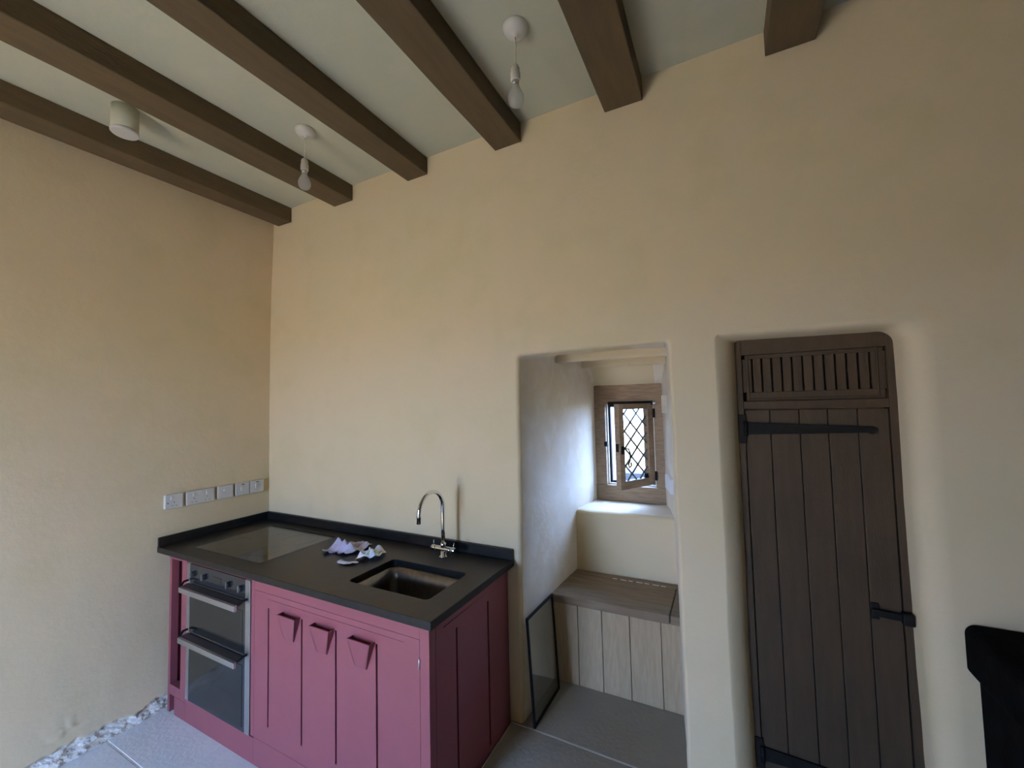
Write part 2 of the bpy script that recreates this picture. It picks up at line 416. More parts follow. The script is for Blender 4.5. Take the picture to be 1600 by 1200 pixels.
# ------------------------------------------------------------------ ceiling beams
BX = [(.0786, .2242), (.6689, .8377), (1.2927, 1.4411), (1.888, 2.0408), (2.469, 2.6403), (3.1058, 3.267), (3.72, 3.88), (4.33, 4.49)]
BL = ['dark brown ceiling beam running beside the left wall, leftmost',
      'dark brown ceiling beam passing just behind the left hanging bulb, second from left wall',
      'dark brown ceiling beam just right of the left hanging bulb, third from left wall',
      'dark brown ceiling beam just left of the right hanging bulb, fourth from left wall',
      'dark brown ceiling beam just right of the right hanging bulb, above the alcove',
      'short visible end of dark brown ceiling beam above the plank door, at the top edge',
      'dark brown ceiling beam right of the plank door, outside the photo, nearer to it',
      'dark brown ceiling beam closest to the right wall, outside the photo']
for i, ((a, b), lab) in enumerate(zip(BX[:6], BL)):
    mb = MB(); n = 14; vs = []; fs = []
    for k in range(n+1):
        y = -.002+(REAR+.02)*k/n
        j = lambda s: .004*noise.noise(Vector((y*1.7, i*3.1+s, .5)))
        vs += [(a+j(1), y, 2.9958+j(2)), (b+j(3), y, 2.9958+j(4)), (b+j(3), y, CEIL-.0005), (a+j(1), y, CEIL-.0005)]
    for k in range(n):
        for q in range(4):
            fs.append((k*4+q, k*4+(q+1) % 4, k*4+4+(q+1) % 4, k*4+4+q))
    fs += [(3, 2, 1, 0), (n*4, n*4+1, n*4+2, n*4+3)]
    tag(mb.add(vs, fs).build('ceiling_beam', M['beam'], None, .004), lab, 'beam', 'exposed ceiling beams')

# ------------------------------------------------------------------ hanging bulbs, ceiling cylinder
def pendant(x, y, lab, dz=0):
    t = empty('pendant_light', (x, y, CEIL-.001), lab, 'pendant light', 'bare hanging bulbs')
    z = CEIL-.001
    MB().lathe([(.048, z), (.049, z-.006), (.047, z-.014), (.040, z-.024), (.026, z-.030), (.008, z-.033), (.006, z-.042)], (x, y, 0), 28).build('ceiling_rose', M['white'], t)
    MB().tube([(x, y, z-.04), (x+.001, y, z-.09), (x-.003, y, z-.13), (x-.004, y, z-.155+dz)], .0025, 8).build('cord', M['white'], t)
    x -= .004; h = z-.150+dz
    MB().lathe([(.006, h), (.012, h-.004), (.0165, h-.014), (.0165, h-.030), (.0185, h-.032), (.0185, h-.060), (.017, h-.064)], (x, y, 0), 20).build('lamp_holder', M['white'], t)
    b = h-.062
    MB().lathe([(.0135, b), (.0135, b-.018)], (x, y, 0), 18).build('bulb_cap', M['steel'], t)
    prof = [(.012, b-.012), (.0135, b-.022), (.018, b-.034), (.0245, b-.046), (.029, b-.058), (.0305, b-.070), (.029, b-.082), (.0235, b-.093), (.014, b-.0995), (.001, b-.101)]
    g = MB().lathe(prof, (x, y, 0), 24).build('bulb', M['bulb'], t)
    MB().tube([(x, y, b-.018), (x, y, b-.045)], [.006, .004], 8).build('stem', M['frost'], g)
    MB().tube([(x-.010, y, b-.062), (x-.005, y, b-.046), (x+.005, y, b-.046), (x+.010, y, b-.062)], .0012, 6).build('filament', M['grey'], g)
pendant(1.047, -.494, 'bare clear bulb hanging on short white cord, the left one, between second and third beams')
pendant(2.257, -.490, 'bare clear bulb hanging on short white cord, the right one, above the alcove side', -.0)
c = empty('ceiling_fitting', (.455, -1.0, CEIL-.001), 'white cylindrical fitting on the ceiling between the two leftmost beams', 'ceiling fitting')
MB().lathe([(.050, CEIL-.001), (.050, CEIL-.112)], (.455, -1.0, 0), 32).build('body', M['ceil'], c)
MB().lathe([(.051, CEIL-.112), (.0525, CEIL-.116), (.0525, CEIL-.122), (.049, CEIL-.126)], (.455, -1.0, 0), 32).build('cover_disc', M['white'], c)

# ------------------------------------------------------------------ sockets and switches on the left wall
def plate(y0, y1, name, lab, kind):
    z0, z1 = 1.102, 1.184; yc = (y0+y1)/2; zc = (z0+z1)/2; xw = left_x(zc)-.004; xf = .004
    t = empty(name, (xw, yc, zc), lab, 'socket' if 'socket' in name else 'switch', 'white plates on the left wall')
    MB().prism(rrect(y0, y1, z0, z1, .006, 3), 'x', xw, xf).build('plate', M['white'], t, .002)
    if kind in ('single', 'double'):
        cs = [yc] if kind == 'single' else [yc-.036, yc+.036]
        for cy in cs:
            box('rocker', M['white'], t, xf-.001, xf+.004, cy-.007-.012*(kind == 'single'), cy+.007-.012*(kind == 'single'), zc+.008, zc+.030, .001)
            for dy, dz, w, h in ((0, -.006, .0035, .007), (-.011, -.026, .006, .0035), (.011, -.026, .006, .0035)):
                box('pin_slot', M['grey'], t, xf-.002, xf+.0006, cy+dy-w/2, cy+dy+w/2, zc+dz-h/2, zc+dz+h/2)
        if kind == 'single':
            box('indicator', M['grey'], t, xf-.001, xf+.001, y0+.008, y0+.016, zc-.010, zc-.004)
    elif kind == 'blank':
        MB().lathe([(.008, xf-.001), (.008, xf+.003), (.005, xf+.004)], (0, yc-.008, zc+.012), 16, 'x').build('button', M['pale'], t)
    else:
        box('rocker', M['white'], t, xf-.001, xf+.005, yc-.014, yc+.014, zc-.012, zc+.016, .0015)
        box('indicator', M['grey'], t, xf-.001, xf+.0012, yc-.008, yc+.010, zc+.026, zc+.032)
plate(-.622, -.533, 'wall_socket', 'single white socket plate, furthest from the room corner, above the worktop end', 'single')
plate(-.516, -.363, 'wall_socket', 'wide double white socket plate on the left wall above the hob', 'double')
plate(-.343, -.252, 'wall_switch', 'plain white wall plate with a small button, right of the double socket', 'blank')
plate(-.235, -.146, 'wall_switch', 'white switch plate with dark slot at top, second from the room corner', 'fused')
plate(-.139, -.050, 'wall_switch', 'white switch plate with dark slot at top, nearest the room corner', 'fused')

# ------------------------------------------------------------------ kitchen cabinet
YF = -.617; ZT = .866; CX1 = 1.910
kc = empty('kitchen_cabinet', (.95, -.30, 0), 'plum pink painted kitchen base cabinet with wedge pulls under the dark worktop', 'cabinet')
def cb(name, *a, bev=.0015, par=None, m='pink'): return box(name, M[m], par or kc, *a, bev)
cb('stile', .058, .093-.012, YF, -.58, .0, ZT)                       # left leg stile
cb('stile', .190, .248, YF, -.58, .096, ZT)
cb('stile', .832, .858, YF, -.58, .126, ZT)
cb('stile', 1.8655, CX1-.0005, YF, -.58, .126, ZT)
cb('top_rail', .081, .190, YF, -.58, .836, ZT)
cb('top_rail', .858, 1.866, YF, -.58, .804, ZT)
cb('top_rail', .248, .832, YF, -.58, .843, ZT)
cb('bottom_rail', .081, .190, YF, -.58, .098, .152)
cb('bottom_rail', .248, .858, YF, -.58, .001, .120)
cb('bottom_rail', .130, .248, YF, -.58, .001, .0955)
cb('bottom_rail', .858, CX1-.0005, YF, -.58, .001, .1255)
cb('plinth', .14, 1.88, -.56, -.54, .0, .10, bev=0)
car = MB()
for a in ((.058, .072, -.578, -.03, 0, ZT), (.196, .212, -.578, -.03, .10, ZT), (.845, .858, -.578, -.03, .10, ZT), (.072, 1.88, -.045, -.03, .10, ZT), (.072, .196, -.578, -.05, .128, .142), (.858, 1.88, -.56, -.05, .10, .116)):
    car.box(*a)
car.build('carcass', M['pink'], kc)
# door with boards, grooves between them, pulls
dz0, dz1 = .1270, .8030
dr = empty('door', (.859, YF, dz0), parent=kc); dr.location = Vector((.859, YF, dz0))-kc.location
def dbx(name, x0, x1, z0, z1, y0=YF+.0005, y1=YF+.022, bev=0, m='pink'): return box(name, M[m], dr, x0, x1, y0, y1, z0, z1, bev)
dbx('stile', .8588, .9618, dz0, dz1); dbx('stile', 1.79, 1.8645, dz0, dz1)
dbx('rail', .9618, 1.79, dz0, .2030); dbx('rail', .9618, 1.79, .7375, .7772); dbx('rail', .9618, 1.79, .7784, dz1)
for a, b in ((.9718, 1.1982), (1.2082, 1.4150), (1.4250, 1.6450), (1.6550, 1.79)):
    dbx('board', a, b, .2030, .7375)
dbx('back_panel', .9618, 1.79, .20, .78, YF+.016, YF+.024, 0)
for xr in (1.196, 1.413, 1.643):
    y = YF+.0004; p = .030; zt = .744; zb = .628; q = .006
    def P(x, z, d): return (x, y-d, z)
    xl = xr-.125; bl, br_ = xr-.110, xr-.045
    pl = MB()    # tapered front plate, two cheeks and a sloping floor: an open-topped finger pull
    pl.hexa([P(bl, zb, 0), P(br_, zb, 0), P(br_, zb, .004), P(bl, zb, .004)], [P(xl, zt, p-q), P(xr, zt, p-q), P(xr, zt, p), P(xl, zt, p)])
    pl.hexa([P(br_-.008, zb, 0), P(br_, zb, 0), P(br_, zb, .004), P(br_-.008, zb, .004)], [P(xr-.006, zt, 0), P(xr, zt, 0), P(xr, zt, p), P(xr-.006, zt, p)])
    pl.hexa([P(bl, zb, 0), P(bl+.008, zb, 0), P(bl+.008, zb, .004), P(bl, zb, .004)], [P(xl, zt, 0), P(xl+.006, zt, 0), P(xl+.006, zt, p), P(xl, zt, p)])
    pl.build('pull', M['pink'], dr, .001)
MB().lathe([(.0035, .700), (.0035, .738)], (1.8645, YF-.001, 0), 10).build('hinge', M['steel'], dr)
# right side panel: frame, boards and grooves
sp = empty('side_panel', (CX1, -.3, .1), parent=kc); sp.location = Vector((CX1, -.3, .1))-kc.location
def sb(name, y0, y1, z0, z1, x0=CX1-.02, x1=CX1, bev=0): return box(name, M['pink'], sp, x0, x1, y0, y1, z0, z1, bev)
sb('stile', -.5795, -.4510, .0, ZT); sb('stile', -.1945, -.010, .1215, ZT)
sb('rail', -.4510, -.1945, .776, ZT); sb('rail', -.4510, -.1945, .0, .150)
sb('board', -.4390, -.2065, .150, .776, CX1-.02, CX1-.0005)
sb('back_panel', -.455, -.19, .15, .78, CX1-.034, CX1-.0205, 0)
sb('bead', -.528, -.215, .8150, .8185, CX1-.001, CX1+.003, .001)

# ------------------------------------------------------------------ built-in double oven
ov = empty('built_in_oven', (.54, YF, .122), 'black glass double oven with steel trim and two bar handles in the plum cabinet', 'oven')
yo = YF-.004
box('body', M['oveniron'], ov, .262, .820, YF+.024, -.07, .124, .838)
for a, b in ((.252, .280), (.789, .828)):
    box('side_trim', M['steel'], ov, a, b, yo, YF+.022, .1225, .8405, .001)
cp = box('control_panel', M['ovenglass'], ov, .2815, .7875, yo+.001, YF+.022, .738, .8405, .001)
for xk in (.318, .424, .648, .752):
    k = MB().lathe([(.015, 0), (.015, -.006), (.013, -.012), (.0125, -.013)], (xk, yo, .792), 20, 'y').build('knob', M['oveniron'], cp)
    MB().box(xk-.0022, xk+.0022, yo-.0155, yo-.012, .778, .808).build('knob_mark', M['steel'], cp)
box('display', M['hob'], cp, .500, .580, yo, yo+.003, .780, .808)
for z0, z1 in ((.478, .7345), (.1225, .4745)):
    d = box('oven_door', M['ovenglass'], ov, .2815, .7875, yo+.001, YF+.022, z0, z1, .001)
    zt = z1+.006
    box('window_border', M['hob'], d, .300, .768, yo-.0004, yo+.0015, z0+.02, z1-.045)
    h = MB(); y1 = yo-.058
    h.hexa([(.292, y1, zt-.028), (.800, y1, zt-.028), (.800, y1+.012, zt-.030), (.292, y1+.012, zt-.030)],
           [(.292, y1, zt-.002), (.800, y1, zt-.002), (.800, y1+.012, zt), (.292, y1+.012, zt)])
    h.build('handle', M['steel'], d, .0015)
    h2 = MB().hexa([(.292, y1+.012, zt-.010), (.800, y1+.012, zt-.010), (.800, yo-.010, zt-.006), (.292, yo-.010, zt-.006)],
                   [(.292, y1+.012, zt), (.800, y1+.012, zt), (.800, yo-.010, zt+.004), (.292, yo-.010, zt+.004)])
    h2.build('handle_top', M['oveniron'], d, .001)
    for xa in (.266, .806):
        MB().tube([(xa, yo+.002, zt+.010), (xa, yo-.020, zt+.010), (xa+(.02 if xa < .5 else -.02)*.6, yo-.040, zt-.004), (xa+(.03 if xa < .5 else -.012), y1+.008, zt-.012)], .006, 8).build('handle_bracket', M['iron'], d)

# ------------------------------------------------------------------ worktop with upstands, sink, hob, tap
WT = .900
wt = empty('worktop', (.97, -.32, .868), 'dark slate grey kitchen worktop with low upstand against both walls', 'worktop')
hole = rrect(1.386, 1.830, -.525, -.240, .022, 5)
plate_with_hole([(-.008, -.652), (1.946, -.652), (1.946, -.003), (-.008, -.003)], hole, .868, WT).build('slab', M['top'], wt, .002)
box('upstand', M['top'], wt, .0085, 1.944, -.0225, -.003, WT+.0005, .951, .002)
box('upstand', M['top'], wt, -.008, .0080, -.650, -.003, WT+.0005, .951, .002)
MB().box(.812, .818, -.562, -.118, WT-.001, WT+.0006).build('joint', M['hob'], wt)
sk = empty('kitchen_sink', (1.608, -.38, .70), 'undermounted square stainless steel sink in the dark worktop', 'sink')
def sink():
    lv = [(0, .8665, .024), (-.004, .80, .030), (-.008, .735, .034), (-.022, .712, .036), (-.045, .705, .03)]
    mb = MB(); n = 24; vs = []
    for d, z, r in lv:
        vs += [(x, y, z) for x, y in rrect(1.386-d-.003+.0, 1.830+d+.003, -.525-d-.003, -.240+d+.003, r, 5)]
    n = len(vs)//len(lv); fs = []
    for i in range(len(lv)-1):
        for k in range(n): fs.append((i*n+k, i*n+(k+1) % n, (i+1)*n+(k+1) % n, (i+1)*n+k))
    mb.add(vs, fs, True); mb.f.append(tuple((len(lv)-1)*n+k for k in range(n))); mb.sm.append(False)
    o = mb.build('bowl', M['sink'], sk, fix=False)
    s = o.modifiers.new('wall', 'SOLIDIFY'); s.thickness = .0012; s.offset = 1
sink()
MB().lathe([(.045, .7055), (.043, .709), (.032, .7085), (.030, .7065)], (1.60, -.385, 0), 24).build('drain', M['steel'], sk)

hb = empty('hob', (.515, -.34, WT+.001), 'flush black glass hob set into the left half of the worktop', 'hob')
MB().prism(rrect(.215, .806, -.565, -.110, .006, 3), 'z', WT+.0004, WT+.0012).build('glass', M['hob'], hb)
for cx, cy, r in ((.36, -.44, .09), (.36, -.23, .075), (.65, -.44, .075), (.65, -.23, .10)):
    MB().lathe([(r, WT+.0011), (r, WT+.0014), (r-.0015, WT+.0014), (r-.0015, WT+.0011)], (cx, cy, 0), 40, cap=False).build('cooking_ring', M['oveniron'], hb)

tp = empty('mixer_tap', (1.602, -.116, WT+.001), 'chrome swan neck mixer tap behind the sink', 'tap')
tx, ty = 1.602, -.116
MB().lathe([(.023, WT+.0008), (.023, WT+.006), (.0145, WT+.009), (.0145, WT+.030)], (tx, ty, 0), 24).build('base', M['chrome'], tp)
MB().lathe([(.004, -.049), (.0125, -.047), (.0130, -.040), (.0130, .040), (.0125, .047), (.004, .049)], (tx, ty, .940), 24, 'x').build('body', M['chrome'], tp)
for s_ in (-1, 1):
    hd = MB().lathe([(.0135, s_*.0495), (.0138, s_*.055), (.0138, s_*.070), (.012, s_*.073)], (tx, ty, .940), 20, 'x').build('handle', M['chrome'], tp)
    MB().tube([(tx+s_*.062, ty, .952), (tx+s_*.063, ty+.004, .976)], [.003, .0025], 10).build('lever', M['chrome'], hd)
MB().lathe([(.0150, .950), (.0150, .966), (.0125, .970)], (tx, ty, 0), 20).build('collar', M['chrome'], tp)
pts = [(tx, ty, .958), (tx, ty, 1.04), (tx, ty, 1.12)]
for k in range(1, 19):
    a = PI*k/18*.97; pts.append((tx, ty-.092+.092*math.cos(a), 1.150+.092*math.sin(a)))
pts.append((tx, ty-.1865, 1.112))
MB().tube(pts, .0098, 16).build('spout', M['chrome'], tp)

# ------------------------------------------------------------------ crumpled cloths on the worktop
def tri(u): return abs((u % 1.0)*2-1)
def crumple(name, label, m, cx, cy, ex, ey, h, seed, rot):
    """rumpled sheet: sharp creases in several warped directions inside a ragged outline"""
    rnd = random.Random(seed); V = []; F = []; rings = 16; seg = 56
    lobes = [1+rnd.uniform(-.38, .30) for _ in range(11)]
    crs = [(rnd.uniform(0, PI), rnd.uniform(9, 15), rnd.random(), 1.0), (rnd.uniform(0, PI), rnd.uniform(14, 20), rnd.random(), .7), (rnd.uniform(0, PI), rnd.uniform(24, 34), rnd.random(), .40)]
    tot = sum(c[3] for c in crs)
    for i in range(rings+1):
        for k in range(seg):
            a = 2*PI*k/seg; q = a/(2*PI)*len(lobes); i0 = int(q) % len(lobes); w = q-int(q)
            R = lobes[i0]*(1-w)+lobes[(i0+1) % len(lobes)]*w; t = i/rings
            x = ex*R*t*math.cos(a); y = ey*R*t*math.sin(a)
            wv = noise.noise_vector(Vector((x*13+seed, y*13, .3*seed)))
            X, Y = x+.016*wv.x, y+.016*wv.y
            z = sum(g*tri(f*(X*math.cos(b)+Y*math.sin(b))+ph) for b, f, ph, g in crs)/tot
            hump = (1-.55*t*t)*(.75+.5*noise.noise(Vector((x*9, y*9, seed+4.))))
            z = max(.0012, h*(1.35*z-.22)*hump)
            x2, y2 = X+.5*z*wv.y, Y+.5*z*wv.x
            V.append((x2*math.cos(rot)-y2*math.sin(rot), x2*math.sin(rot)+y2*math.cos(rot), z))
    for i in range(rings):
        for k in range(seg): F.append((i*seg+k, i*seg+(k+1) % seg, (i+1)*seg+(k+1) % seg, (i+1)*seg+k))
    o = MB().add(V, F, True).build(name, m, None, fix=False); o.location = (cx, cy, WT+.0002)
    sm = o.modifiers.new('edges', 'EDGE_SPLIT'); sm.split_angle = .75
    tag(o, label, 'cloth'); return o
crumple('crumpled_cloth', 'crumpled lilac cloth lying on the worktop beside the hob edge', M['lilac'], 1.060, -.245, .112, .072, .082, 5, 1.25)
crumple('crumpled_tissue', 'crumpled bright white tissue on the worktop, nearer the sink', M['tissue'], 1.252, -.252, .070, .068, .095, 12, .5)
crumple('paper_scrap', 'small pale grey scrap of tissue in front of the lilac cloth', M['scrap'], 1.212, -.388, .052, .030, .030, 23, .35)

# ------------------------------------------------------------------ bench in the alcove
bn = empty('window_bench', (2.32, .55, .125), 'oak boxed bench seat with plank front filling the bottom of the window alcove', 'bench')
def bx(name, m, *a, bev=.002): return box(name, M[m], bn, *a, bev)
joints = [1.996, 2.133, 2.2665, 2.412, 2.567, 2.664]
for i, (a, b) in enumerate(zip(joints, joints[1:])):
    yy = .374+.014*(a+b-4.0)/1.33
    bx('plank', 'bench', a+.0012, b-.0012, yy, yy+.022, .1262, .5545, bev=.0025)
bx('rail', 'lid', 1.998, 2.660, .399, .43, .50, .5545)
MB().hexa([(1.988, .352, .556), (2.6135, .366, .556), (2.6135, .690, .556), (1.988, .672, .556)],
          [(1.988, .352, .600), (2.6135, .366, .600), (2.6135, .690, .602), (1.988, .672, .602)]).build('lid', M['lid'], bn, .006)
MB().hexa([(2.6165, .366, .556), (2.672, .368, .556), (2.645, .69, .556), (2.6165, .690, .556)],
          [(2.6165, .366, .600), (2.672, .368, .600), (2.645, .69, .602), (2.6165, .690, .602)]).build('seat_end', M['lid'], bn, .004)
MB().hexa([(1.995, .676, .556), (2.64, .694, .556), (2.636, .752, .556), (1.996, .744, .556)],
          [(1.995, .676, .600), (2.64, .694, .600), (2.636, .752, .600), (1.996, .744, .600)]).build('back_strip', M['lid'], bn, .004)
for k in range(7):
    x = 2.255+.046*k; MB().box(x, x+.026+.01*(k % 2), .677+(x-1.99)*.0275, .682+(x-1.99)*.0275, .6012, .6026).build('seam_light_dash', M['pale'], bn)  # pale dashes painting the lit line along the lid seam

# lintel boards over the alcove
tag(MB().hexa([(2.000, .468, 1.909), (2.662, .480, 1.905), (2.662, .520, 1.905), (2.000, .508, 1.909)], [(2.000, .468, 1.975), (2.662, .480, 1.975), (2.662, .520, 1.975), (2.000, .508, 1.975)]).build('lintel_board', M['cream'], None, .003),
    'cream lintel board across the top of the window alcove, the nearer one', 'lintel', 'alcove lintel boards')
tag(MB().hexa([(2.030, .900, 1.905), (2.590, .912, 1.902), (2.590, .948, 1.902), (2.030, .936, 1.905)], [(2.030, .900, 1.985), (2.590, .912, 1.985), (2.590, .948, 1.985), (2.030, .936, 1.985)]).build('lintel_board', M['cream'], None, .003),
    'cream lintel board across the top of the window alcove, the one closer to the window', 'lintel', 'alcove lintel boards')
# two blocks on the right cheek of the alcove
tag(box('cheek_block', M['beige'], None, 2.548, 2.625, .90, .99, 1.588, 1.700, .004), 'pale beige block high on the right side of the window alcove', 'block')
mb = MB().hexa([(2.548, .925, 1.122), (2.600, .715, 1.122), (2.635, .722, 1.122), (2.585, .935, 1.122)], [(2.548, .925, 1.205), (2.600, .715, 1.205), (2.635, .722, 1.205), (2.585, .935, 1.205)])
tag(mb.build('cheek_board', M['pale'], None, .003), 'white painted board low on the right side of the window alcove', 'board')

# ------------------------------------------------------------------ alcove window
WY = 1.08
wn = empty('window_1', (2.30, WY, .976), kind='structure')
def wx(name, m, *a, bev=.003, par=None): return box(name, M[m], par or wn, *a, bev)
wx('head', 'oakh', 2.058, 2.534, WY, WY+.09, 1.652, 1.792)
wx('jamb', 'oak', 2.058, 2.1405, WY, WY+.09, 1.0835, 1.6515); wx('jamb', 'oak', 2.472, 2.534, WY, WY+.09, 1.0835, 1.6515)
wx('bottom_rail', 'oakh', 2.058, 2.534, WY-.004, WY+.09, .976, 1.083)
# outer rebate: pale strip painting the light on the chamfer, dark seal, outer oak lining
ob = MB()
for a in ((2.141, 2.150, WY+.035, WY+.085, 1.0835, 1.6515), (2.462, 2.4715, WY+.035, WY+.085, 1.0835, 1.6515), (2.150, 2.462, WY+.035, WY+.085, 1.0835, 1.0925), (2.150, 2.462, WY+.035, WY+.085, 1.643, 1.6515)):
    ob.box(*a)
ob.build('lit_chamfer_strip', M['pale'], wn)
ob = MB()
for a in ((2.150, 2.164, WY+.055, WY+.085, 1.0925, 1.643), (2.448, 2.462, WY+.055, WY+.085, 1.0925, 1.643), (2.164, 2.448, WY+.055, WY+.085, 1.0925, 1.105), (2.164, 2.448, WY+.055, WY+.085, 1.630, 1.643)):
    ob.box(*a)
ob.build('seal', M['iron'], wn)
ob = MB()
for a in ((2.02, 2.1495, WY+.095, 1.46, 1.00, 1.75), (2.47, 2.60, WY+.095, 1.215, 1.00, 1.75), (2.02, 2.60, WY+.095, 1.215, .93, 1.075), (2.02, 2.60, WY+.095, 1.215, 1.66, 1.85)):
    ob.box(*a)
ob.build('outer_lining', M['oak'], wn)
wx('dark_gap_bar', 'iron', 2.165, 2.468, WY-.012, WY+.010, 1.640, 1.668, bev=.002)  # dark bar standing in for the shaded gap at the opening's top
wx('catch_plate', 'iron', 2.128, 2.150, WY-.005, WY+.03, 1.352, 1.386, bev=.001)
for z in (1.165, 1.585):
    MB().lathe([(.007, z-.03), (.007, z+.03)], (2.475, WY-.008, 0), 12).build('hinge', M['iron'], wn)
# open casement, hinged on the right, swung into the room
cs = empty('casement', parent=wn); cs.location = Vector((2.466-.035, WY+.018, 1.108))-wn.location; cs.rotation_euler = (0, 0, math.radians(60.6))
CW, CH, TH = .330, .543, .040
def cx_(name, m, x0, x1, z0, z1, y0=-TH, y1=0., bev=.002):
    return MB().box(x0, x1, y0, y1, z0, z1).build(name, M[m], cs, bev, local=True)
SL, SR, RB, RT = .044, .050, .050, .036
cx_('stile', 'oak', -CW, -CW+SL, 0, CH); cx_('stile', 'oak', -SR, 0, 0, CH)
cx_('rail', 'oakh', -CW+SL, -SR, 0, RB); cx_('rail', 'oakh', -CW+SL, -SR, CH-RT, CH)
gx0, gx1, gz0, gz1 = -CW+SL, -SR, RB, CH-RT; gw, gh = gx1-gx0, gz1-gz0
dx, dz = gw/2.0, gh/4.1
def clip(poly, ax, lim, keep_gt):
    out = []
    for i in range(len(poly)):
        p, q = poly[i], poly[(i+1) % len(poly)]
        ip = (p[ax] >= lim) if keep_gt else (p[ax] <= lim); iq = (q[ax] >= lim) if keep_gt else (q[ax] <= lim)
        if ip: out.append(p)
        if ip != iq:
            t = (lim-p[ax])/(q[ax]-p[ax]); out.append((p[0]+(q[0]-p[0])*t, p[1]+(q[1]-p[1])*t))
    return out
lead = MB()
ox, oz = gx0+dx*.20, gz0+dz*.35
for i in range(-2, 6):
    for j in range(-2, 12):
        cxx = ox+i*dx+(dx/2 if j % 2 else 0); czz = oz+j*dz/2
        poly = [(cxx-dx/2, czz), (cxx, czz-dz/2), (cxx+dx/2, czz), (cxx, czz+dz/2)]
        for ax, lim, gt in ((0, gx0, True), (0, gx1, False), (1, gz0, True), (1, gz1, False)):
            if poly: poly = clip(poly, ax, lim, gt)
        if len(poly) < 3: continue
        ar = abs(sum(poly[k][0]*poly[(k+1) % len(poly)][1]-poly[(k+1) % len(poly)][0]*poly[k][1] for k in range(len(poly))))/2
        if ar < 2e-5: continue
        mb = MB(); mb.prism(poly, 'y', -.0215, -.0185); mb.build('pane', M['glass'], cs, local=True)
        for k in range(len(poly)):          # lead along the two lower edges of each diamond
            p, q = poly[k], poly[(k+1) % len(poly)]
            e = Vector((q[0]-p[0], q[1]-p[1]))
            if e.length < .004 or abs(e.x) < 1e-5 or abs(e.y) < 1e-5: continue
            if (p[1]+q[1])/2 > czz: continue
            nn = Vector((-e.y, e.x)).normalized()*.0034
            lead.hexa([(p[0]-nn.x, -.0245, p[1]-nn.y), (q[0]-nn.x, -.0245, q[1]-nn.y), (q[0]+nn.x, -.0245, q[1]+nn.y), (p[0]+nn.x, -.0245, p[1]+nn.y)],
                      [(p[0]-nn.x, -.0155, p[1]-nn.y), (q[0]-nn.x, -.0155, q[1]-nn.y), (q[0]+nn.x, -.0155, q[1]+nn.y), (p[0]+nn.x, -.0155, p[1]+nn.y)])
lead.build('lead_came', M['lead'], cs, local=True)
# curled fastener and small ironwork on the casement (room face is -y here)
hp = [(-CW+.022, -TH-.006, .250), (-CW+.030, -TH-.014, .262), (-CW+.055, -TH-.020, .258), (-CW+.072, -TH-.020, .225), (-CW+.066, -TH-.020, .185), (-CW+.050, -TH-.020, .160), (-CW+.060, -TH-.020, .140), (-CW+.078, -TH-.020, .150), (-CW+.074, -TH-.020, .172)]
MB().tube(hp, .0045, 8).build('handle', M['iron'], cs, local=True)
MB().box(-CW+.010, -CW+.034, -TH-.006, -TH, .225, .275).build('handle_plate', M['iron'], cs, .001, local=True)
MB().box(-SR-.040, -SR-.012, -TH+.004, -TH+.016, RB+.001, RB+.028).build('stay_pin', M['iron'], cs, .002, local=True)
MB().box(-CW-.004, -CW, -.030, -.010, .24, .29).build('latch_plate', M['iron'], cs, local=True)

# outside the small window
tag(box('ground', M['grass'], None, -30, 34, 1.6, 60, -1.1, -1.0), kind='structure')
tag(box('ground', M['earth'], None, -40, 44, -60, REAR-.26, -.2, -.03), kind='structure')  # invented yard behind the camera, bounces warm light through the doorway
og = empty('outdoor_wall', (1.9, 2.05, -1.0), 'low slate blue wall outside seen through the bottom of the leaded window', 'wall')
MB().box(0.2, 3.6, 1.92, 2.18, -1.0, .98).build('masonry', M['slate'], og)
MB().box(0.15, 3.65, 1.90, 2.22, .98, 1.035).build('coping', M['slate'], og, .01)
tag(box('trim_5', M['oak'], None, -.6, RX+.6, .06, 1.36, CEIL, CEIL+.12), kind='structure')      # unseen eaves slab added to keep the sun off the slate wall

def hedge():  # unseen hedge added to shape the sky light reaching the alcove
    V = []; F = []; nx, nz = 60, 12
    for j in range(nz+1):
        for i in range(nx+1):
            x = -16+36*i/nx; z = -1.0+1.9*j/nz; v = Vector((x*.9, z*.9, 3.))
            V.append((x, 6.6+.25*noise.fractal(v, 1., 2., 4)+(.5*(j/nz)**3), z+(.2*noise.noise(v*1.7) if j == nz else 0)))
    top = len(V)
    for i in range(nx+1): V.append((-16+36*i/nx, 8.2, V[nz*(nx+1)+i][2]-.1))
    for i in range(nx+1): V.append((-16+36*i/nx, 8.4, -1.0))
    w = nx+1
    for j in range(nz+2):
        for i in range(nx): F.append((j*w+i, j*w+i+1, (j+1)*w+i+1, (j+1)*w+i))
    return tag(MB().add(V, F).build('added_hedge', M['grass'], None, fix=False), 'added light-shaping hedge outside, beyond the leaded alcove window', 'hedge')
hedge()
